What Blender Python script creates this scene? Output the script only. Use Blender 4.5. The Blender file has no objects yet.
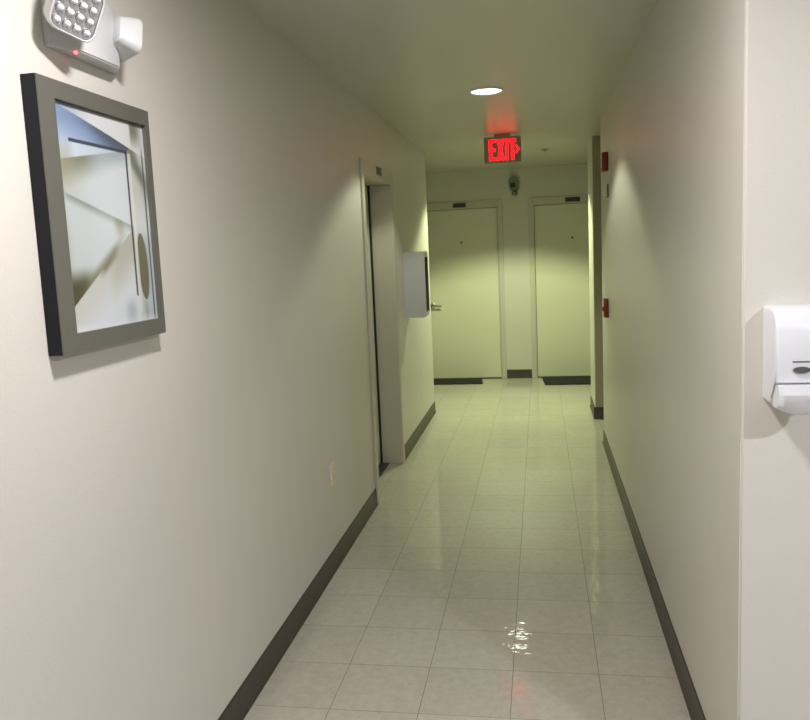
import bpy, bmesh, math, random
from mathutils import Vector, Matrix
random.seed(4)
SC = bpy.context.scene
COL = SC.collection
PI = math.pi
def R(d): return math.radians(d)

# ------------------------------------------------------------------ camera
cam_d = bpy.data.cameras.new('camera')
cam = bpy.data.objects.new('camera', cam_d); COL.objects.link(cam)
cam_d.sensor_fit = 'HORIZONTAL'; cam_d.sensor_width = 36.0
cam_d.lens = 36.0 * 810.5686 / 810.0
cam_d.clip_start = 0.02
CAM = Vector((0.737944, -2.794322, 1.524568))
_r = Vector((0.98577559, 0.16223126, -0.04390332)); _u = Vector((0.02166724, 0.13637156, 0.99042078)); _f = Vector((-0.16666438, 0.9772839, -0.13091665))
M = Matrix.Identity(4)
for i in range(3):
    M[i][0], M[i][1], M[i][2], M[i][3] = _r[i], _u[i], -_f[i], CAM[i]
cam.matrix_world = M
SC.camera = cam

# ------------------------------------------------------------------ world, exposure
w = bpy.data.worlds.new('world'); SC.world = w; w.use_nodes = True
w.node_tree.nodes['Background'].inputs[0].default_value = (0.02, 0.02, 0.02, 1)
vs = SC.view_settings
vs.view_transform = 'Standard'; vs.look = 'None'; vs.gamma = 1.0; vs.use_curve_mapping = False
vs.exposure = 0.0

# ceiling lamps: x, y, spot watts, colour, glow of the lens
CEIL = 2.43
LAMPS = [  # x, y, watts, colour, lens glow, kind of beam, label
    (0.4555, 2.05, 33, (0.97, 1.00, 0.80), 3, 'WIDE', 'round white ceiling downlight glowing above the middle of the corridor'),
    (0.4555, 5.10, 212, (0.88, 1.00, 0.57), 14, 'SPOT', 'round ceiling downlight behind the red exit sign, above the cross corridor'),
    (0.4555, -1.45, 26, (1.00, 0.96, 0.96), 4, 'AREA', 'round ceiling lamp at the corridor mouth, above the framed picture'),
    (2.40, -2.60, 51, (0.85, 0.87, 0.98), 8, 'AREA', 'round ceiling lamp in the room, in front of the soap dispenser wall'),
    (0.4555, -4.00, 5, (1.00, 0.80, 0.60), 2, 'AREA', 'round ceiling lamp in the room, farthest behind the viewer'),
]

# ------------------------------------------------------------------ materials
def new_mat(name):
    m = bpy.data.materials.new(name); m.use_nodes = True
    nt = m.node_tree
    return m, nt, nt.nodes['Principled BSDF']
def plain(name, col, rough=0.5, metal=0.0, coat=0.0, spec=0.5, bump=0, bscale=200, var=0.0):
    m, nt, b = new_mat(name)
    b.inputs['Base Color'].default_value = (*col, 1); b.inputs['Roughness'].default_value = rough
    b.inputs['Metallic'].default_value = metal; b.inputs['Coat Weight'].default_value = coat
    b.inputs['Specular IOR Level'].default_value = spec
    tc = nt.nodes.new('ShaderNodeTexCoord')
    n = nt.nodes.new('ShaderNodeTexNoise'); n.inputs['Scale'].default_value = bscale; n.inputs['Detail'].default_value = 3
    nt.links.new(tc.outputs['Object'], n.inputs['Vector'])
    if bump:
        bp = nt.nodes.new('ShaderNodeBump'); bp.inputs['Strength'].default_value = bump; bp.inputs['Distance'].default_value = 0.002
        nt.links.new(n.outputs['Fac'], bp.inputs['Height']); nt.links.new(bp.outputs['Normal'], b.inputs['Normal'])
    if var:
        n2 = nt.nodes.new('ShaderNodeTexNoise'); n2.inputs['Scale'].default_value = 3.0; n2.inputs['Detail'].default_value = 4
        nt.links.new(tc.outputs['Object'], n2.inputs['Vector'])
        mx = nt.nodes.new('ShaderNodeMix'); mx.data_type = 'RGBA'
        mx.inputs['A'].default_value = (*[c * (1 - var) for c in col], 1)
        mx.inputs['B'].default_value = (*[min(1, c * (1 + var)) for c in col], 1)
        nt.links.new(n2.outputs['Fac'], mx.inputs['Factor']); nt.links.new(mx.outputs['Result'], b.inputs['Base Color'])
    return m
def emit(name, col, s, base=(0.8, 0.8, 0.8)):
    m, nt, b = new_mat(name)
    b.inputs['Base Color'].default_value = (*base, 1)
    b.inputs['Emission Color'].default_value = (*col, 1); b.inputs['Emission Strength'].default_value = s
    return m
WALL = plain('wall_paint', (0.68, 0.655, 0.595), 0.38, bump=0.28, bscale=170, var=0.02)
CEILM = plain('ceiling_paint', (0.60, 0.575, 0.51), 0.32, bump=0.08, bscale=120)
TRIM = plain('door_frame_paint', (0.60, 0.575, 0.49), 0.38, var=0.02)
DOOR = plain('door_paint', (0.74, 0.73, 0.585), 0.40, var=0.03)
BASE = plain('vinyl_base', (0.052, 0.038, 0.031), 0.38, bump=0.05, bscale=60, var=0.2)
DARK = plain('dark_gap', (0.015, 0.013, 0.011), 0.7)
SILL = plain('threshold_metal', (0.10, 0.095, 0.08), 0.45, metal=0.5)
CHROME = plain('satin_chrome', (0.62, 0.61, 0.57), 0.25, metal=1.0)
WPLASTIC = plain('white_plastic', (0.78, 0.79, 0.83), 0.28, coat=0.3)
WHOUSE = plain('white_housing', (0.62, 0.63, 0.63), 0.4)
IVORY = plain('ivory_plastic', (0.78, 0.71, 0.56), 0.3)
SLOT = plain('slot_dark', (0.03, 0.025, 0.02), 0.6)
REDP = plain('red_paint', (0.20, 0.018, 0.016), 0.4)
PLATE = plain('sign_plate_dark', (0.035, 0.045, 0.05), 0.4)
PLATET = plain('sign_plate_grey', (0.16, 0.18, 0.18), 0.5)
FRAMEM = plain('pewter_frame', (0.155, 0.152, 0.130), 0.38, metal=0.25, var=0.08, bump=0.03, bscale=90)
FSIDE = plain('black_frame_side', (0.008, 0.009, 0.014), 0.5, spec=0.3)
BACKP = plain('backing_paper', (0.3, 0.27, 0.22), 0.9)
CAB = plain('cabinet_white', (0.60, 0.61, 0.64), 0.4)
CABG = plain('cabinet_dark_pane', (0.02, 0.024, 0.02), 0.85, spec=0.1)
MATM = plain('rubber_mat', (0.018, 0.020, 0.018), 0.9, bump=0.5, bscale=300)
DEVG = plain('device_grey', (0.20, 0.23, 0.17), 0.45)
LENSC = plain('lens_reflector', (0.62, 0.62, 0.66), 0.12, metal=0.9)
LEDC = plain('led_dome', (0.92, 0.92, 0.95), 0.06, coat=1.0)
GREYD = plain('dispenser_window', (0.10, 0.10, 0.105), 0.15, coat=0.5)
SIGNW = plain('exit_housing', (0.30, 0.32, 0.22), 0.45)
REDLED = emit('red_indicator', (1, 0.05, 0.08), 4)
EXITL = emit('exit_letters_red', (1.0, 0.004, 0.012), 3.0, (0.3, 0.005, 0.01))

def floor_mat():
    m, nt, b = new_mat('vinyl_tile'); L = nt.links.new; N = nt.nodes.new
    T = 0.3048
    tc = N('ShaderNodeTexCoord'); sp = N('ShaderNodeSeparateXYZ'); L(tc.outputs['Object'], sp.inputs[0])
    def mth(op, a, bb=None):
        n = N('ShaderNodeMath'); n.operation = op
        for k, v in ((0, a), (1, bb)):
            if v is None: continue
            if isinstance(v, (int, float)): n.inputs[k].default_value = v
            else: L(v, n.inputs[k])
        return n.outputs[0]
    ds, cells = [], []
    for ax in ('X', 'Y'):
        t = mth('DIVIDE', sp.outputs[ax], T)
        cells.append(mth('FLOOR', t))
        fr = mth('FRACT', t)
        ds.append(mth('MULTIPLY', mth('MINIMUM', fr, mth('SUBTRACT', 1.0, fr)), T))
    d = mth('MINIMUM', ds[0], ds[1])
    seam = N('ShaderNodeMapRange'); seam.inputs['From Min'].default_value = 0.0006; seam.inputs['From Max'].default_value = 0.0017
    seam.inputs['To Min'].default_value = 1; seam.inputs['To Max'].default_value = 0; L(d, seam.inputs['Value'])
    cmb = N('ShaderNodeCombineXYZ'); L(cells[0], cmb.inputs[0]); L(cells[1], cmb.inputs[1])
    wn = N('ShaderNodeTexWhiteNoise'); L(cmb.outputs[0], wn.inputs['Vector'])
    # marbled flecks in the tile
    ns = N('ShaderNodeTexNoise'); ns.inputs['Scale'].default_value = 30; ns.inputs['Detail'].default_value = 6; ns.inputs['Roughness'].default_value = 0.7
    ad = N('ShaderNodeVectorMath'); ad.operation = 'ADD'; L(tc.outputs['Object'], ad.inputs[0]); L(wn.outputs['Color'], ad.inputs[1]); L(ad.outputs[0], ns.inputs['Vector'])
    n2 = N('ShaderNodeTexNoise'); n2.inputs['Scale'].default_value = 150; n2.inputs['Detail'].default_value = 2; L(tc.outputs['Object'], n2.inputs['Vector'])
    c1 = N('ShaderNodeValToRGB'); L(ns.outputs['Fac'], c1.inputs[0])
    c1.color_ramp.elements[0].position = 0.3; c1.color_ramp.elements[0].color = (0.475, 0.445, 0.375, 1)
    c1.color_ramp.elements[1].position = 0.7; c1.color_ramp.elements[1].color = (0.585, 0.555, 0.48, 1)
    tint = mth('MULTIPLY_ADD', wn.outputs['Value'], 0.09); tint.node.inputs[2].default_value = 0.95
    mt = N('ShaderNodeVectorMath'); mt.operation = 'SCALE'; L(c1.outputs[0], mt.inputs[0]); L(tint, mt.inputs['Scale'])
    sp2 = N('ShaderNodeMapRange'); sp2.inputs['From Min'].default_value = 0.69; sp2.inputs['From Max'].default_value = 0.76; L(n2.outputs['Fac'], sp2.inputs['Value'])
    mx0 = N('ShaderNodeMix'); mx0.data_type = 'RGBA'; L(sp2.outputs[0], mx0.inputs['Factor']); L(mt.outputs[0], mx0.inputs['A']); mx0.inputs['B'].default_value = (0.13, 0.11, 0.08, 1)
    mx = N('ShaderNodeMix'); mx.data_type = 'RGBA'; L(mth('MULTIPLY', seam.outputs[0], 0.8), mx.inputs['Factor']); L(mx0.outputs['Result'], mx.inputs['A'])
    mx.inputs['B'].default_value = (0.13, 0.115, 0.09, 1)
    L(mx.outputs['Result'], b.inputs['Base Color'])
    b.inputs['Roughness'].default_value = 0.45
    b.inputs['Coat Weight'].default_value = 0.75; b.inputs['Coat Roughness'].default_value = 0.05
    n3 = N('ShaderNodeTexNoise'); n3.inputs['Scale'].default_value = 13; n3.inputs['Detail'].default_value = 2; L(tc.outputs['Object'], n3.inputs['Vector'])
    hh = mth('SUBTRACT', mth('MULTIPLY', n3.outputs['Fac'], 1.0), mth('MULTIPLY', seam.outputs[0], 0.35))
    bp = N('ShaderNodeBump'); bp.inputs['Strength'].default_value = 0.6; bp.inputs['Distance'].default_value = 0.002; L(hh, bp.inputs['Height'])
    L(bp.outputs['Normal'], b.inputs['Normal']); L(bp.outputs['Normal'], b.inputs['Coat Normal'])
    return m
FLOORM = floor_mat()

# ------------------------------------------------------------------ helpers
ORG = {}
def obj(name, bm, mat, parent=None, smooth=False, loc=None):
    """link bm (world coordinates) as ONE mesh object; origin = the thing's base"""
    me = bpy.data.meshes.new(name)
    o0 = ORG[parent] if parent is not None else Vector(loc or (0, 0, 0))
    for v in bm.verts: v.co -= o0
    bmesh.ops.recalc_face_normals(bm, faces=bm.faces)
    bm.to_mesh(me); bm.free()
    for m in (mat if isinstance(mat, (list, tuple)) else [mat]): me.materials.append(m)
    if smooth:
        for pl in me.polygons: pl.use_smooth = True
    o = bpy.data.objects.new(name, me); COL.objects.link(o)
    if parent is not None: o.parent = parent
    else: o.location = o0
    ORG[o] = o0
    return o
def sharp(o, ang=40):
    me = o.data
    for pl in me.polygons: pl.use_smooth = True
    me.set_sharp_from_angle(angle=R(ang))
    return o
def tag(o, label, cat, group=None):
    o['label'] = label; o['category'] = cat
    if group: o['group'] = group
    return o
def thing(name, loc, label, cat, group=None):
    o = bpy.data.objects.new(name, None); COL.objects.link(o); o.location = loc; o.empty_display_size = 0.05
    ORG[o] = Vector(loc); return tag(o, label, cat, group)
def struct(name, bm, mat):
    o = obj(name, bm, mat); o['kind'] = 'structure'; return o
def box(bm, x0, x1, y0, y1, z0, z1, bev=0, seg=2, mat=0, M=None):
    r = bmesh.ops.create_cube(bm, size=1)
    vs_ = r['verts']
    for v in vs_:
        v.co = Vector((x0 + (v.co.x + .5) * (x1 - x0), y0 + (v.co.y + .5) * (y1 - y0), z0 + (v.co.z + .5) * (z1 - z0)))
    fs = list({f for v in vs_ for f in v.link_faces})
    if bev:
        es = list({e for f in fs for e in f.edges})
        rr = bmesh.ops.bevel(bm, geom=es, offset=bev, segments=seg, profile=0.5, affect='EDGES')
        fs = list({f for v in rr['verts'] for f in v.link_faces} | {f for f in fs if f.is_valid})
    for f in fs: f.material_index = mat
    if M is not None:
        for v in {v for f in fs for v in f.verts}: v.co = M @ v.co
    return bm
def B(*a, **k): return box(bmesh.new(), *a, **k)
def prism(bm, pts, fn, d0, d1, mat=0):
    """extrude a 2-D outline; fn(a, b, d) -> world point"""
    a = [bm.verts.new(fn(x, y, d0)) for x, y in pts]; b = [bm.verts.new(fn(x, y, d1)) for x, y in pts]
    fs = [bm.faces.new(a), bm.faces.new(b[::-1])]
    n = len(pts)
    for i in range(n): fs.append(bm.faces.new((a[i], b[i], b[(i + 1) % n], a[(i + 1) % n])))
    for f in fs: f.material_index = mat
    return bm
def lathe(bm, prof, c, axis, n=32, mat=0):
    """prof: list of (radius, height along axis)"""
    ax = Vector(axis).normalized(); q = Vector((0, 0, 1)).rotation_difference(ax).to_matrix()
    rings = []
    for r, h in prof:
        if r < 1e-6: rings.append([bm.verts.new(Vector(c) + ax * h)])
        else: rings.append([bm.verts.new(Vector(c) + q @ Vector((r * math.cos(2 * PI * k / n), r * math.sin(2 * PI * k / n), h))) for k in range(n)])
    for A, Bq in zip(rings, rings[1:]):
        for k in range(n):
            vs_ = [A[k % len(A)], A[(k + 1) % len(A)], Bq[(k + 1) % len(Bq)], Bq[k % len(Bq)]]
            u = []
            for v in vs_:
                if v not in u: u.append(v)
            if len(u) > 2:
                f = bm.faces.new(u); f.material_index = mat
    return bm
def rrect(w, h, r, n=6, cx=0, cy=0):
    out = []
    for sx, sy, a0 in ((1, 1, 0), (-1, 1, 90), (-1, -1, 180), (1, -1, 270)):
        for k in range(n + 1):
            a = R(a0 + 90 * k / n)
            out.append((cx + sx * (w / 2 - r) + r * math.cos(a), cy + sy * (h / 2 - r) + r * math.sin(a)))
    return out

LX, RX, EY = -0.286, 1.197, 6.75          # corridor planes
# ------------------------------------------------------------------ structure
struct('floor', B(-4.0, 4.4, -6.2, 7.1, -0.1, 0), FLOORM)
struct('ceiling', B(-4.0, 4.4, -6.2, 7.1, CEIL, CEIL + 0.1), CEILM)
# left wall, with the set-back doorway
bm = bmesh.new()
D0, D1, DT = 1.975, 2.895, 2.0            # door opening along y, head height
box(bm, LX - 0.2, LX, -6.0, D0, 0, CEIL); box(bm, LX - 0.2, LX, D1, 4.79, 0, CEIL, bev=0.004); box(bm, LX - 0.2, LX, D0 - .002, D1 + .002, DT + .03, CEIL)
struct('wall_left', bm, WALL)
# right wall: corridor face, the room face with the dispenser, and the opening near the end
bm = bmesh.new()
prism(bm, [(RX, -0.82), (4.2, -0.82), (4.2, -0.68), (RX + 0.14, -0.68), (RX + 0.14, 3.5), (RX, 3.5)], lambda x, y, d: Vector((x, y, d)), 0, CEIL)
bmesh.ops.bevel(bm, geom=[e for e in bm.edges if all(abs(v.co.x - RX) < 1e-4 for v in e.verts) and abs(e.verts[0].co.z - e.verts[1].co.z) > 1], offset=0.006, segments=3, affect='EDGES')
struct('wall_right', bm, WALL)
struct('wall_alcove', B(RX + 0.14, 2.4, 3.36, 3.5, 0, CEIL), WALL)
bm = B(1.19, 2.4, 4.4, 4.99, 0, CEIL, bev=0.004)
struct('wall_right_end', bm, WALL)
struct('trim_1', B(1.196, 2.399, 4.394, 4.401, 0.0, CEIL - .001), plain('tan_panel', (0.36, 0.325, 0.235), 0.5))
struct('wall_alcove_back', B(2.4, 2.52, 3.36, 4.99, 0, CEIL), WALL)
# end wall with two door openings
EL0, EL1, ER0, ER1 = -0.63, 0.275, 0.672, 1.58
bm = bmesh.new()
for a, b in ((-4.0, EL0), (EL1, ER0), (ER1, 4.4)): box(bm, a, b, EY, EY + 0.15, 0, CEIL)
for a, b in ((EL0, EL1), (ER0, ER1)): box(bm, a, b, EY, EY + 0.15, DT + .03, CEIL)
struct('wall_end', bm, WALL)
struct('wall_cross_left', B(-3.9, -3.78, 4.79, EY, 0, CEIL), WALL)
struct('wall_cross_left_near', B(-3.9, LX - 0.2, 4.67, 4.79, 0, CEIL), WALL)
struct('wall_cross_right', B(4.2, 4.32, 4.99, EY, 0, CEIL), WALL)
struct('wall_cross_right_near', B(2.52, 4.2, 4.87, 4.99, 0, CEIL), WALL)
struct('wall_back', B(LX - .2, 4.32, -6.12, -6.0, 0, CEIL), WALL)
struct('wall_room_right', B(4.2, 4.32, -6.0, -0.68, 0, CEIL), WALL)

# vinyl base: profile with a small toe, run along a wall
def base_run(name, p0, p1, nrm, lab=None):
    p0, p1, n = Vector((*p0, 0)), Vector((*p1, 0)), Vector((*nrm, 0))
    prof = [(0, 0), (0.013, 0), (0.012, 0.004), (0.006, 0.014), (0.0045, 0.095), (0.003, 0.103), (0, 0.105)]
    bm = bmesh.new()
    A = [bm.verts.new(p0 + n * d + Vector((0, 0, z + .0005))) for d, z in prof]; Bv = [bm.verts.new(p1 + n * d + Vector((0, 0, z + .0005))) for d, z in prof]
    bm.faces.new(A); bm.faces.new(Bv[::-1])
    for i in range(len(prof)): bm.faces.new((A[i], Bv[i], Bv[(i + 1) % len(prof)], A[(i + 1) % len(prof)]))
    o = struct(name, bm, BASE); sharp(o, 50)
base_run('baseboard_left', (LX, -5.98), (LX, 1.922), (1, 0))
base_run('baseboard_left_far', (LX, 2.945), (LX, 4.79), (1, 0))
base_run('baseboard_right', (RX, -0.82), (RX, 3.5), (-1, 0))
base_run('baseboard_room_right', (RX, -0.82), (4.18, -0.82), (0, -1))
base_run('baseboard_right_end', (1.19, 4.4), (1.19, 4.99), (-1, 0))
base_run('baseboard_alcove', (1.178, 4.394), (2.38, 4.394), (0, -1))
base_run('baseboard_end', (0.327, EY), (0.618, EY), (0, -1))
base_run('baseboard_end_left', (-3.76, EY), (-0.685, EY), (0, -1))
base_run('baseboard_end_right', (1.635, EY), (4.18, EY), (0, -1))

# ------------------------------------------------------------------ doors (structure, with frame / leaf / handle parts)
def frame_bm(bm, fn, a0, a1, top, depth, proud=0.014, fw=0.05, hw=0.085):
    """hollow-metal frame: fn(a, n, z); a along the wall, n out of the wall (+) or into it (-)"""
    def bx(a, b, n0, n1, z0, z1):
        vs0 = [fn(x, n, z) for x in (a, b) for n in (n0, n1) for z in (z0, z1)]
        xs, ys, zs = zip(*[tuple(v) for v in vs0])
        box(bm, min(xs), max(xs), min(ys), max(ys), min(zs), max(zs), bev=0.0025, seg=1)
    bx(a0 - fw, a0, -0.001, proud, 0, top + hw); bx(a1, a1 + fw, -0.001, proud, 0, top + hw)
    bx(a0, a1, -0.001, proud, top, top + hw)
    bx(a0 + .0005, a0 + .012, -depth, proud - .001, 0, top); bx(a1 - .012, a1 - .0005, -depth, proud - .001, 0, top)
    bx(a0 + .0005, a1 - .0005, -depth, -.002, top + .0005, top + .0295)
def lever(fn, a, z, n, d, parent):
    """rosette and lever; fn(a, n, z); d = direction of the lever along a"""
    bm = bmesh.new()
    o_, q_ = fn(a, n, z), fn(a, n + 1, z) - fn(a, n, z)
    lathe(bm, [(0, 0), (0.033, 0), (0.033, 0.007), (0.026, 0.011), (0.012, 0.013), (0.011, 0.05), (0, 0.052)], o_, q_, 24)
    p = [fn(a - d * .012, n + .048, z), fn(a + d * .03, n + .052, z + .002), fn(a + d * .08, n + .05, z - .002), fn(a + d * .115, n + .046, z - .006)]
    rings = []
    for k, c in enumerate(p):
        up = Vector((0, 0, 1)); nn = q_
        rings.append([bm.verts.new(c + up * .013 * math.cos(t) + nn * .008 * math.sin(t)) for t in [2 * PI * i / 10 for i in range(10)]])
    for A, C in zip(rings, rings[1:]):
        for k in range(10): bm.faces.new((A[k], A[(k + 1) % 10], C[(k + 1) % 10], C[k]))
    bm.faces.new(rings[0]); bm.faces.new(rings[-1][::-1])
    o = obj('door_handle', bm, CHROME, parent); o['label'] = 'satin metal lever handle'; sharp(o, 40)
def sdoor(name, loc):
    o = bpy.data.objects.new(name, None); COL.objects.link(o); o.location = loc; o['kind'] = 'structure'; ORG[o] = Vector(loc); return o
# door_1: left side of the corridor
d1 = sdoor('door_1', (LX, 2.435, 0))
fnL = lambda a, n, z: Vector((LX + n, a, z))
bm = bmesh.new(); frame_bm(bm, fnL, D0, D1, DT, 0.19)
obj('door_frame', bm, TRIM, d1)
obj('door_leaf', B(LX - 0.195, LX - 0.155, D0 + .014, D1 - .03, 0.012, DT - .004, bev=.002, seg=1), DOOR, d1)
g = obj('leaf_gap_shade', B(LX - 0.18, LX - 0.142, D1 - .030, D1 - .0125, 0.004, DT), DARK, d1); g['label'] = 'dark strip standing in for the shadow gap between leaf and jamb'  # solid dark strip: shadow line of the gap between leaf and far jamb
t = obj('threshold', B(LX - 0.199, LX - 0.094, D0 + .013, D1 - .013, 0.0005, 0.009, bev=.003, seg=1), SILL, d1); t['label'] = 'dark metal threshold'
lever(fnL, D0 + .075, 0.95, -0.155, 1, d1)
# door_2 and door_3: end wall
fnE = lambda a, n, z: Vector((a, EY - n, z))
for nm, a0, a1, hd in (('door_2', EL0, EL1, 'l'), ('door_3', ER0, ER1, 'r')):
    d = sdoor(nm, ((a0 + a1) / 2, EY, 0))
    bm = bmesh.new(); frame_bm(bm, fnE, a0, a1, DT, 0.10)
    obj('door_frame', bm, TRIM, d)
    obj('door_leaf', B(a0 + .015, a1 - .015, EY + .022, EY + .066, 0.012, DT - .004, bev=.002, seg=1), DOOR, d)
    t = obj('threshold', B(a0 + .013, a1 - .013, EY + .003, EY + .09, 0.0005, 0.01, bev=.003, seg=1), SILL, d); t['label'] = 'dark metal threshold'
    bm = bmesh.new(); c = (a0 + a1) / 2
    lathe(bm, [(0, .004), (0.006, .005), (0.008, .006), (0.011, 0.004), (0.012, 0)], (c + (.012 if hd == 'l' else -.018), EY + .022, 1.615), (0, -1, 0), 20)
    ph = obj('peephole', bm, SLOT, d); ph['label'] = 'dark peephole'
    if hd == 'l': lever(fnE, a0 + .10, 0.885, -.022, 1, d)
    else: lever(fnE, a1 - .07, 0.885, -.022, -1, d)

# ------------------------------------------------------------------ ceiling downlights
def downlight(x, y, wv, col, glow, kind, label):
    t = thing('downlight', (x, y, CEIL), label, 'ceiling light', 'round ceiling downlights')
    bm = bmesh.new()
    lathe(bm, [(0.086, 0.0), (0.087, 0.006), (0.092, 0.009), (0.100, 0.005), (0.102, 0.0)], (x, y, CEIL), (0, 0, -1), 48)
    sharp(obj('trim_ring', bm, WPLASTIC, t), 40)
    bm = bmesh.new()
    lathe(bm, [(0, 0.016), (0.04, 0.0145), (0.070, 0.010), (0.084, 0.004), (0.087, 0.001)], (x, y, CEIL), (0, 0, -1), 48)
    lm = emit('lens_glow', tuple(0.5 + 0.5 * c for c in col), glow, (0.9, 0.9, 0.9))
    obj('lens', bm, lm, t, smooth=True)['label'] = 'glowing frosted lens'
    ld = bpy.data.lights.new('downlight_beam', 'AREA' if kind == 'AREA' else 'SPOT'); ld.energy = wv; ld.color = col
    if kind == 'SPOT': ld.spot_size = R(128); ld.spot_blend = 0.30; ld.shadow_soft_size = 0.06
    elif kind == 'WIDE':
        ld.spot_size = R(126); ld.spot_blend = 0.22; ld.shadow_soft_size = 0.05
        # reflector lamp: throws more light to the side than straight down
        ld.use_nodes = True; nt = ld.node_tree; em = nt.nodes['Emission']
        tc = nt.nodes.new('ShaderNodeTexCoord'); sx = nt.nodes.new('ShaderNodeSeparateXYZ'); nt.links.new(tc.outputs['Normal'], sx.inputs[0])
        ab = nt.nodes.new('ShaderNodeMath'); ab.operation = 'ABSOLUTE'; nt.links.new(sx.outputs['Z'], ab.inputs[0])
        mr = nt.nodes.new('ShaderNodeMapRange'); mr.interpolation_type = 'SMOOTHSTEP'
        for k, v in (('From Min', 0.45), ('From Max', 0.95), ('To Min', 1.6), ('To Max', 0.55)): mr.inputs[k].default_value = v
        nt.links.new(ab.outputs[0], mr.inputs['Value']); nt.links.new(mr.outputs['Result'], em.inputs['Strength'])
    else: ld.shape = 'DISK'; ld.size = 0.16
    lo = bpy.data.objects.new('downlight_beam', ld); COL.objects.link(lo); lo.parent = t; lo.location = (0, 0, -0.028)
for a in LAMPS: downlight(*a)

# ------------------------------------------------------------------ exit sign
EX, EYs = 0.4625, 3.90
t = thing('exit_sign', (EX, EYs + .02, CEIL), 'red glowing EXIT sign with a right arrow hanging from the corridor ceiling', 'exit sign')
obj('canopy', B(EX - .065, EX + .065, EYs - .012, EYs + .052, CEIL - .02, CEIL - .0005, bev=.004), SIGNW, t)
obj('housing', B(EX - .148, EX + .148, EYs, EYs + .04, 2.205, 2.411, bev=.006), SIGNW, t)
fx = lambda a, b, d: Vector((EX + a, EYs - d, 2.308 + b))
H2 = 0.082
def bar(pts):
    return pts
letters = [
    ('letter_e', [[(-.107, -H2), (-.083, -H2), (-.083, H2), (-.107, H2)], [(-.083, -H2), (-.053, -H2), (-.053, -H2 + .024), (-.083, -H2 + .024)], [(-.083, -.012), (-.058, -.012), (-.058, .012), (-.083, .012)], [(-.083, H2 - .024), (-.053, H2 - .024), (-.053, H2), (-.083, H2)]]),
    ('letter_x', [[(-.046, -H2), (-.020, -H2), (.016, H2), (-.010, H2)], [(-.010, -H2), (.016, -H2), (.004, -.027), (-.012, -.018 + .0)], [(-.046, H2), (-.020, H2), (-.0165, .058), (-.034, .030)]]),
    ('letter_i', [[(.024, -H2), (.047, -H2), (.047, H2), (.024, H2)]]),
    ('letter_t', [[(.069, -H2), (.092, -H2), (.092, H2 - .024), (.069, H2 - .024)], [(.053, H2 - .024), (.108, H2 - .024), (.108, H2), (.053, H2)]]),
    ('arrow', [[(.104, .026), (.112, .032), (.136, .0), (.112, -.032), (.104, -.026), (.120, .0)]]),
]
# X drawn as two crossing strokes, the second cut where the first passes
letters[1] = ('letter_x', [[(-.046, -H2), (-.022, -H2), (.016, H2), (-.008, H2)],
                           [(-.008, -H2), (.016, -H2), (-.0008, -.009), (-.0121, -.058)],
                           [(-.046, H2), (-.022, H2), (-.0179, .058), (-.0292, .009)]])
for nm, polys in letters:
    bm = bmesh.new()
    for p in polys: prism(bm, p, fx, 0.0003, 0.004)
    o = obj(nm, bm, EXITL, t); o['label'] = 'glowing red ' + nm.replace('letter_', 'letter ').replace('letter e', 'letter E').replace('letter x', 'letter X').replace('letter i', 'letter I').replace('letter t', 'letter T')

# ------------------------------------------------------------------ framed picture on the left wall
PY0, PY1, PZ0, PZ1, PD = -1.248, -0.772, 1.342, 1.915, 0.036
t = thing('framed_picture', (LX, (PY0 + PY1) / 2, PZ0), 'tall abstract picture of overlapping pale planes in a pewter frame with black sides', 'picture')
def ringbox(bm, x0, x1, o, i):
    (a0, a1, b0, b1), (c0, c1, e0, e1) = o, i
    O = [(a0, b0), (a1, b0), (a1, b1), (a0, b1)]; I = [(c0, e0), (c1, e0), (c1, e1), (c0, e1)]
    V = {}
    for k, x in ((0, x0), (1, x1)):
        for j, P in (('o', O), ('i', I)): V[k, j] = [bm.verts.new((x, *q)) for q in P]
    for k in range(4):
        n = (k + 1) % 4
        bm.faces.new((V[0, 'o'][k], V[0, 'o'][n], V[1, 'o'][n], V[1, 'o'][k])); bm.faces.new((V[0, 'i'][k], V[1, 'i'][k], V[1, 'i'][n], V[0, 'i'][n]))
        bm.faces.new((V[1, 'o'][k], V[1, 'o'][n], V[1, 'i'][n], V[1, 'i'][k])); bm.faces.new((V[0, 'o'][k], V[0, 'i'][k], V[0, 'i'][n], V[0, 'o'][n]))
AY0, AY1, AZ0, AZ1 = -1.190, -0.793, 1.383, 1.876
bm = bmesh.new(); ringbox(bm, LX + .001, LX + PD - .003, (PY0, PY1, PZ0, PZ1), (AY0 - .012, AY1 + .012, AZ0 - .012, AZ1 + .012))
o = obj('frame_side', bm, FSIDE, t); o['label'] = 'black frame side'
bm = bmesh.new(); ringbox(bm, LX + PD - .0029, LX + PD, (PY0 + .0005, PY1 - .0005, PZ0 + .0005, PZ1 - .0005), (AY0, AY1, AZ0, AZ1))
ringbox(bm, LX + .024, LX + PD - .003, (AY0 - .011, AY1 + .011, AZ0 - .011, AZ1 + .011), (AY0, AY1, AZ0, AZ1))
o = obj('frame_front', bm, FRAMEM, t); o['label'] = 'flat pewter grey frame front'
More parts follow.
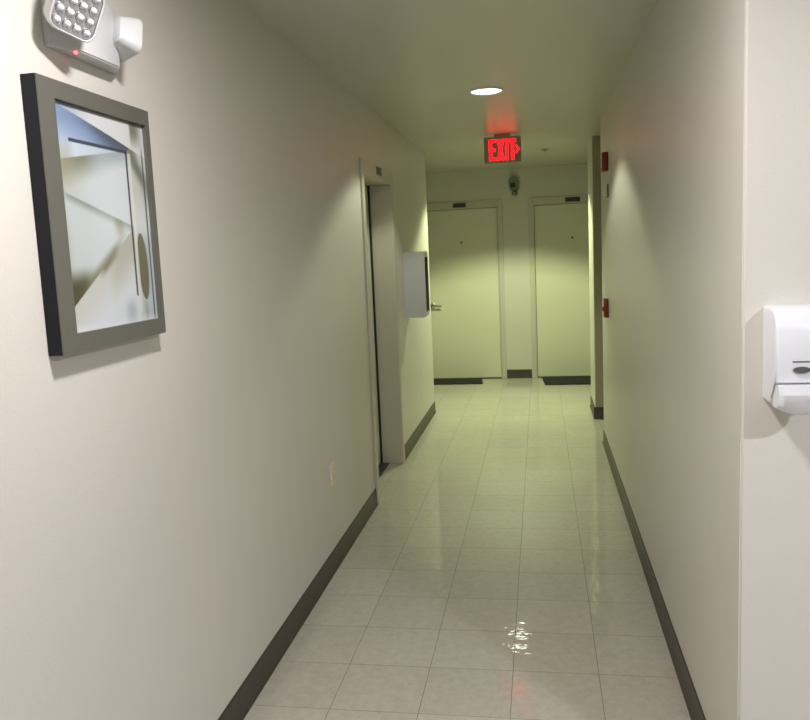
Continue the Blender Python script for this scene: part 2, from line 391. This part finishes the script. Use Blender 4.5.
# the print: a fine grid whose vertex colours are the printed picture
def sm(a, b, x):
    q = max(0., min(1., (x - a) / (b - a))); return q * q * (3 - 2 * q)
def mixc(a, b, f): return tuple(p + (q - p) * f for p, q in zip(a, b))
def lin(c): return tuple(((v / 255) / 12.92 if v / 255 < .04045 else (((v / 255) + .055) / 1.055) ** 2.4) for v in c)
def art(u, v):
    """u from the left, v from the top, 0..1; printed sRGB colour"""
    la = .022 + .135 * u + .026 * u * u
    lc = .262 - .135 * u
    le = .378 + .185 * u
    lf = .902 - .49 * u
    c = mixc((184, 192, 192), (203, 210, 214), sm(.1, .6, u))
    if v < la:                                             # pale wedge under the top edge
        c = mixc((150, 162, 176), (205, 207, 208), sm(.05, .45, u))
        c = mixc(c, (100, 104, 92), .85 * sm(.80, .83, u) * sm(.99, .86, u) * sm(.16, .05, v) )
        c = mixc(c, (212, 214, 214), .7 * sm(.81, .79, u) * sm(.5, .7, u))
    elif v < lc + .0 and u < .78:                          # blue plane
        base = mixc((120, 140, 172), (168, 182, 200), sm(.02, .17, v - la))
        base = mixc(base, (72, 80, 98), sm(.06, .0, v - la) * sm(.1, .6, u) * .9)
        base = mixc(base, (78, 86, 100), sm(.3, .7, u) * .8 * sm(.175, .15, v))
        if v > .167: base = mixc(base, (190, 201, 210), .85 * sm(.12, .2, u) * sm(.76, .6, u))
        c = mixc(base, (172, 166, 138), .6 * sm(.22, .10, u) * sm(.15, .24, v) * sm(0, .06, u))
    elif u < .77:
        if v < le:                                         # olive shade under the blue plane
            q = sm(.15 - .08 * u, .0, v - lc)
            c = mixc(c, mixc((112, 114, 90), (150, 164, 168), sm(.2, .5, u)), .9 * q)
            c = mixc(c, (158, 156, 132), .6 * sm(.35, .0, u) * sm(.28, .0, v - lc))
        elif v < lf:
            d = v - le
            c = mixc(c, (122, 130, 122), .75 * sm(.05, 0, d) * sm(.0, .12, u) * (1 - .35 * sm(.25, .5, u)))
            c = mixc(c, (150, 176, 176), .5 * sm(.03, 0, d) * sm(.3, .5, u))
            c = mixc(c, (158, 152, 124), .5 * sm(.14, .0, u) * sm(.0, .2, d))
            c = mixc(c, (136, 130, 100), .55 * sm(.09, 0, abs(u - .60)) * sm(.12, .02, d))
            c = mixc(c, (70, 68, 48), .97 * sm(.70, .80, v + .05 * u) * sm(.38, .16, u))
            c = mixc(c, (118, 118, 92), .85 * sm(-.06, 0, v - lf) * sm(.1, .3, u) * sm(.66, .5, u))
        else:
            d = v - lf
            c = mixc((190, 192, 186), (204, 211, 216), sm(.0, .25, d))
            c = mixc(c, (98, 92, 70), .85 * sm(.05, 0, d) * sm(.32, .42, u) * sm(.60, .50, u))
            c = mixc(c, (164, 162, 146), .6 * sm(.26, .05, d) * sm(.40, .55, u))
            c = mixc(c, (138, 142, 154), .5 * sm(.10, 0, abs(u - .66)) * sm(.84, .92, v))
    else:                                                  # right-hand strips
        c = mixc((188, 192, 184), (206, 211, 213), sm(.3, .6, v))
        cu = .79 + .17 * sm(.15, .36, v)
        if v < .5: c = mixc(c, (96, 104, 90), .85 * sm(.11, .0, abs(u - cu - .015)) * sm(.46, .25, v))
        if v > .5:
            c = mixc(c, (150, 160, 162), .5 * sm(.5, .62, v))
            hw = .078 * math.sqrt(max(0, 1 - ((v - .715) / .165) ** 2))
            if hw > 0: c = mixc(c, (92, 92, 70), .92 * sm(hw, hw * .6, abs(u - .845 - .05 * (v - .7))))
            c = mixc(c, (132, 140, 150), .6 * sm(.04, 0, abs(u - .85)) * sm(.86, .93, v))
    c = mixc(c, (50, 58, 74), .92 * sm(.0105, .005, abs(v - .167)) * (.147 < u < .765))
    c = mixc(c, (40, 44, 46), .92 * sm(.013, .006, abs(u - .746)) * (.164 < v < .855))
    c = mixc(c, (212, 214, 210), .75 * sm(.022, .008, abs(u - .782)) * (v > .17) * sm(1.0, .9, v))
    c = mixc(c, (64, 76, 92), .85 * sm(.013, .004, abs(u - .944)) * sm(.1, .2, v))
    c = mixc(c, (222, 226, 232), .6 * sm(.94, .985, v))
    c = mixc(c, (60, 74, 92), .7 * sm(.035, .018, v))
    return lin(c)
NU, NV = 200, 260
bm = bmesh.new(); cl = bm.loops.layers.float_color.new('print')
gv = [[bm.verts.new((LX + .026, AY0 - .009 + (AY1 - AY0 + .018) * i / NU, AZ1 + .009 - (AZ1 - AZ0 + .018) * j / NV)) for i in range(NU + 1)] for j in range(NV + 1)]
uvs = {gv[j][i]: (i / NU, j / NV) for j in range(NV + 1) for i in range(NU + 1)}
cc = {v: (*art(*q), 1) for v, q in uvs.items()}
for j in range(NV):
    for i in range(NU):
        f = bm.faces.new((gv[j][i], gv[j][i + 1], gv[j + 1][i + 1], gv[j + 1][i]))
        for l in f.loops: l[cl] = cc[l.vert]
pm, nt, b = new_mat('print_ink')
at = nt.nodes.new('ShaderNodeAttribute'); at.attribute_name = 'print'; nt.links.new(at.outputs['Color'], b.inputs['Base Color'])
b.inputs['Roughness'].default_value = 0.35; b.inputs['Coat Weight'].default_value = 0.6; b.inputs['Coat Roughness'].default_value = 0.06
o = obj('print', bm, pm, t); o['label'] = 'abstract print of pale blue, white and olive planes with thin dark upright lines'
obj('backing', B(LX + .002, LX + .0245, AY0 - .0115, AY1 + .0115, AZ0 - .0115, AZ1 + .0115), BACKP, t)

# ------------------------------------------------------------------ emergency light above the picture
t = thing('emergency_light', (LX, -1.08, 1.985), 'white emergency light with two swivel LED lamp heads on the left wall above the picture', 'emergency light')
bm = bmesh.new()
prism(bm, [(-1.152, .0005), (-.858, .0005), (-.858, .010), (-.914, .044), (-1.080, .044), (-1.152, .010)], lambda a, n, z: Vector((LX + n, a, z)), 1.992, 2.130)
bmesh.ops.bevel(bm, geom=[e for e in bm.edges if max(v.co.x for v in e.verts) > LX + .02], offset=.003, segments=2, affect='EDGES')
sharp(obj('battery_case', bm, WHOUSE, t), 35)
bm = bmesh.new(); lathe(bm, [(0.0042, 0), (0.0042, .003), (0.003, .0052), (0, .006)], (LX + .034, -1.088, 1.992), (0, 0, -1), 14)
obj('indicator_lamp', bm, REDLED, t, smooth=True)['label'] = 'lit red indicator'
def led_head(c, az, el, roll, s, arm0, parent):
    n = Vector((math.cos(R(el)) * math.cos(R(az)), math.cos(R(el)) * math.sin(R(az)), math.sin(R(el))))
    h = Vector((-math.sin(R(az)), math.cos(R(az)), 0)); u = n.cross(h)
    cr, sr = math.cos(R(roll)), math.sin(R(roll))
    h, u = h * cr - u * sr, u * cr + h * sr
    c = Vector(c)
    F = lambda a, b, d: c + h * a + u * b + n * d
    # housing: rounded square shell that narrows to the back
    bm = bmesh.new(); prof = [(.55, -.052), (.72, -.048), (.90, -.022), (1.0, -.004), (1.0, .004), (.965, .006), (.93, .003)]
    rings = []
    for k, d in prof: rings.append([bm.verts.new(F(a * k, b_ * k, d)) for a, b_ in rrect(s, s, s * .22, 6)])
    n_ = len(rings[0])
    for A, C in zip(rings, rings[1:]):
        for i in range(n_): bm.faces.new((A[i], A[(i + 1) % n_], C[(i + 1) % n_], C[i]))
    bm.faces.new(rings[0]); 
    hd = sharp(obj('lamp_head', bm, WHOUSE, parent), 35)
    bm = bmesh.new(); prism(bm, rrect(s * .925, s * .925, s * .19, 6), F, -.006, .0015)
    obj('lens_plate', bm, LENSC, hd)
    k = 0
    for i in range(4):
        for j in range(4):
            a, b_ = (i - 1.5) * s * .215, (j - 1.5) * s * .215
            bm = bmesh.new()
            lathe(bm, [(s * .1, .0015), (s * .1, .0045), (s * .088, .006), (s * .05, .002)], F(a, b_, 0), n, 16)
            lathe(bm, [(s * .055, .0022), (s * .05, .007), (s * .03, .0105), (0, .012)], F(a, b_, 0), n, 16, mat=1)
            obj('led_cup', bm, [LENSC, LEDC], hd, smooth=True)
    # swivel arm back to the case
    bm = bmesh.new(); a1 = F(0, 0, -.045); a0 = Vector(arm0); ax = a1 - a0
    lathe(bm, [(0, 0), (.011, 0), (.011, ax.length), (0, ax.length)], a0, ax, 16)
    sharp(obj('swivel_arm', bm, WHOUSE, parent), 40)
led_head((-.200, -1.158, 2.057), -25, -20, 12, .112, (LX + .030, -1.105, 2.07), t)
led_head((-.226, -0.885, 2.062), 62, -14, 10, .088, (LX + .030, -.905, 2.07), t)

# ------------------------------------------------------------------ soap dispenser
t = thing('soap_dispenser', (1.297, -0.82, 1.14), 'white foam soap dispenser on the wall beyond the corridor corner', 'soap dispenser')
sx0, sx1, syw, sz0, sz1 = 1.243, 1.351, -0.8205, 1.150, 1.368
# side outline (y depth, z), extruded across x, then bevelled: round shoulder on top, stepped foot
pts = [(0, sz0), (.058, sz0), (.074, sz0 + .012), (.082, sz0 + .045), (.103, sz0 + .056), (.108, sz0 + .10), (.106, sz0 + .17), (.096, sz0 + .198), (.078, sz0 + .213), (.05, sz1), (0, sz1)]
bm = bmesh.new(); prism(bm, pts, lambda a, b_, d: Vector((d, syw - a, b_)), sx0, sx1)
es = [e for e in bm.edges if abs(e.verts[0].co.x - e.verts[1].co.x) < 1e-5 and not all(abs(v.co.y - syw) < 1e-4 for v in e.verts)]
bmesh.ops.bevel(bm, geom=es, offset=.007, segments=4, profile=.5, affect='EDGES')
sharp(obj('cover', bm, WPLASTIC, t), 50)
# push lever: curved apron below the window
bm = bmesh.new(); xs = [sx0 + .004 + (sx1 - sx0 - .008) * k / 14 for k in range(15)]
def lev(x, q):
    s_ = (x - (sx0 + sx1) / 2) / ((sx1 - sx0) / 2); drop = .018 * (1 - s_ * s_)
    P_ = [(.070, sz0 + .048), (.117, sz0 + .052), (.121, sz0 + .030), (.113, sz0 + .006 - drop * .7), (.098, sz0 - drop), (.070, sz0 - drop * .8)]
    a, z = P_[q]; return Vector((x, syw - a - .004 * (1 - s_ * s_), z))
G = [[bm.verts.new(lev(x, q)) for q in range(6)] for x in xs]
for A, C in zip(G, G[1:]):
    for q in range(6): bm.faces.new((A[q], A[(q + 1) % 6], C[(q + 1) % 6], C[q]))
bm.faces.new(G[0]); bm.faces.new(G[-1][::-1])
bmesh.ops.bevel(bm, geom=[e for e in bm.edges if abs(e.verts[0].co.x - e.verts[1].co.x) > .003 and min(v.co.y for v in e.verts) < syw - .11], offset=.003, segments=2, affect='EDGES')
o = obj('push_lever', bm, WPLASTIC, t); sharp(o, 45)
ex, ez, yy = 1.2965, 1.2335, syw - .1075
bm = bmesh.new(); prism(bm, [(.0185 * math.cos(2 * PI * k / 32), .0072 * math.sin(2 * PI * k / 32)) for k in range(32)], lambda a, b_, d: Vector((ex + a, yy - d, ez + b_)), -.006, .0022)
o = obj('level_window', bm, GREYD, t); o['label'] = 'dark oval level window'
bm = B(ex - .020, ex + .020, yy - .0015, yy + .006, ez + .0165, ez + .0195, bev=.0008, seg=1)
o = obj('seam_slot', bm, GREYD, t); o['label'] = 'thin dark slot above the window'

# ------------------------------------------------------------------ white cabinet on the far left wall
CY0, CY1, CZ0, CZ1, CX = 3.31, 3.50, 1.03, 1.53, LX + .158
t = thing('wall_cabinet', (LX, (CY0 + CY1) / 2, CZ0), 'white metal wall cabinet with a dark front pane on the left wall past the doorway', 'cabinet')
bm = bmesh.new()
prism(bm, [(0, CZ0)] + [(.158 - .018 + .018 * math.sin(R(a)), CZ0 + .018 - .018 * math.cos(R(a))) for a in range(0, 91, 15)] + [(.158, CZ1), (0, CZ1)], lambda a, b_, d: Vector((LX + .0005 + a, d, b_)), CY0, CY1)
o = obj('cabinet_body', bm, CAB, t)
bm = bmesh.new(); ringbox(bm, CX + .001, CX + .007, (CY0 + .002, CY1 - .002, CZ0 + .03, CZ1 - .002), (CY0 + .012, CY1 - .012, CZ0 + .045, CZ1 - .045))
dr = obj('cabinet_door', bm, CAB, t)
o = obj('pane', B(CX + .002, CX + .0075, CY0 + .011, CY1 - .011, CZ0 + .044, CZ1 - .044), CABG, dr); o['label'] = 'dark pane'
o = obj('cabinet_gap_shade', B(CX - .001, CX + .0015, CY0 + .003, CY1 - .003, CZ0 + .034, CZ1 - .05), CABG, t); o['label'] = 'dark slab standing in for the shaded gap behind the cabinet door'  # shade in the cabinet door gap, made as a thin dark slab

# ------------------------------------------------------------------ outlet
OY, OZ = 0.945, 0.472
t = thing('wall_outlet', (LX, OY, OZ), 'ivory duplex outlet low on the left wall before the doorway', 'outlet')
bm = bmesh.new(); prism(bm, rrect(.072, .116, .006, 3), lambda a, b_, d: Vector((LX + d, OY + a, OZ + b_)), .0005, .006)
obj('cover_plate', bm, IVORY, t)
for s in (1, -1):
    bm = bmesh.new(); prism(bm, rrect(.034, .029, .010, 5, 0, s * .0195), lambda a, b_, d: Vector((LX + d, OY + a, OZ + b_)), .0055, .0085)
    rc = obj('receptacle', bm, IVORY, t)
    bm = bmesh.new()
    for a, hh in ((-.0065, .009), (.0065, .007)): box(bm, LX + .0083, LX + .0089, OY + a - .0013, OY + a + .0013, OZ + s * .0195 - hh / 2 + .003, OZ + s * .0195 + hh / 2 + .003)
    obj('slots', bm, SLOT, rc)['label'] = 'dark plug slots'
bm = bmesh.new(); lathe(bm, [(0, .0015), (.003, .001), (.0034, 0)], (LX + .006, OY, OZ), (1, 0, 0), 12)
obj('screw', bm, CHROME, t)

# ------------------------------------------------------------------ door number plates
def plate(c, fn, w_, h_, label):
    t = tag(obj('door_sign', prism(bmesh.new(), rrect(w_, h_, .004, 3), fn, .0005, .004), PLATE, loc=c), label, 'sign', 'dark plates above the doors')
    bm = bmesh.new()
    prism(bm, rrect(w_ - .008, h_ - .008, .002, 2), fn, .0041, .0046)
    obj('plate_face', bm, PLATE, t)
pz = 2.042
plate((LX + .014, 2.44, pz), lambda a, b_, d: Vector((LX + .014 + d, 2.445 + a, 2.052 + b_)), .15, .05, 'small dark plate on the head of the left doorway frame')
plate((-.168, EY - .014, pz), lambda a, b_, d: Vector((-.168 + a, EY - .014 - d, pz + b_)), .15, .05, 'small dark plate above the left of the two end doors')
plate((1.118, EY - .014, pz), lambda a, b_, d: Vector((1.118 + a, EY - .014 - d, pz + b_)), .165, .05, 'small dark plate above the right of the two end doors')

# ------------------------------------------------------------------ door mats
def mat_(x0, x1, y0, y1, label, sk=0, sk2=0):
    bm = bmesh.new(); prism(bm, [(x0 + sk, y0), (x1, y0), (x1 - sk2, y1), (x0, y1)], lambda a, b_, d: Vector((a, b_, d)), .0005, .009)
    o = tag(obj('door_mat', bm, MATM, loc=((x0 + x1) / 2, (y0 + y1) / 2, 0)), label, 'mat', 'dark mats at the end doors')
    bm = bmesh.new()
    n = 26
    for k in range(n):
        xa = x0 + .03 + (x1 - x0 - .06) * k / n
        box(bm, xa, min(xa + (x1 - x0 - .06) / n * .5, x1 - .035), y0 + .02, y1 - .02, .0088, .0115)
    obj('rib_surface', bm, MATM, o)
mat_(-.82, .066, 6.37, 6.71, 'dark rubber mat in front of the left end door', 0, .03)
mat_(.735, 1.62, 6.22, 6.71, 'dark rubber mat in front of the right end door', .03)

# ------------------------------------------------------------------ alarm devices on the right wall
t = thing('fire_strobe', (RX, 2.87, 2.065), 'red fire alarm strobe high on the right wall near its far end', 'fire alarm')
sharp(obj('strobe_body', B(RX - .040, RX - .0005, 2.82, 2.92, 2.003, 2.125, bev=.004), REDP, t), 40)
o = obj('strobe_lens', B(RX - .043, RX - .040, 2.850, 2.890, 2.03, 2.10, bev=.001), LEDC, t); o['label'] = 'clear strobe lens'
t = thing('thermostat', (RX, 2.87, 1.875), 'small pale box on the right wall between the two red alarm devices', 'thermostat')
sharp(obj('thermostat_body', B(RX - .032, RX - .006, 2.835, 2.905, 1.838, 1.915, bev=.004), IVORY, t), 40)
o = obj('back_plate', B(RX - .0065, RX - .0005, 2.832, 2.908, 1.835, 1.918), SLOT, t); o['label'] = 'dark back plate'
t = thing('pull_station', (RX, 2.97, 1.09), 'red fire alarm pull box at hand height on the right wall', 'fire alarm')
sharp(obj('pull_body', B(RX - .030, RX - .0005, 2.92, 3.02, 1.022, 1.150, bev=.004), REDP, t), 40)
o = obj('pull_handle', B(RX - .040, RX - .030, 2.935, 3.005, 1.065, 1.095, bev=.003), REDP, t)

# wall device between the end doors
t = thing('wall_alarm', (.467, EY, 2.22), 'grey-green wall alarm with a dark square window above and between the end doors', 'alarm')
fw = lambda a, b_, d: Vector((.467 + a, EY - d, 2.235 + b_))
sharp(obj('alarm_body', prism(bmesh.new(), [(-.05, -.055), (.05, -.055), (.058, .03), (.045, .085), (.0, .103), (-.045, .085), (-.058, .03)], fw, .0005, .05), DEVG, t), 40)
o = obj('alarm_window', prism(bmesh.new(), rrect(.055, .050, .004, 3, -.013, .0), fw, .05, .053), SLOT, t); o['label'] = 'dark square window'
bm = bmesh.new(); lathe(bm, [(0, 0), (.018, 0), (.03, .03), (.035, .05), (.028, .062), (0, .064)], (.472, EY - .03, 2.185), (.0, -.3, -1), 20)
o = obj('alarm_horn', bm, DEVG, t, smooth=True)
# sprinkler on the ceiling
t = thing('fire_sprinkler', (.808, 5.12, CEIL), 'small fire sprinkler head in the ceiling right of the exit sign', 'sprinkler')
bm = bmesh.new(); lathe(bm, [(.036, 0), (.034, .006), (.014, .009), (.012, .014), (0, .014)], (.808, 5.12, CEIL), (0, 0, -1), 24)
obj('escutcheon', bm, DEVG, t)
bm = bmesh.new(); lathe(bm, [(0, .013), (.005, .013), (.005, .022), (.014, .024), (.014, .026), (0, .026)], (.808, 5.12, CEIL), (0, 0, -1), 16)
obj('deflector', bm, CHROME, t)
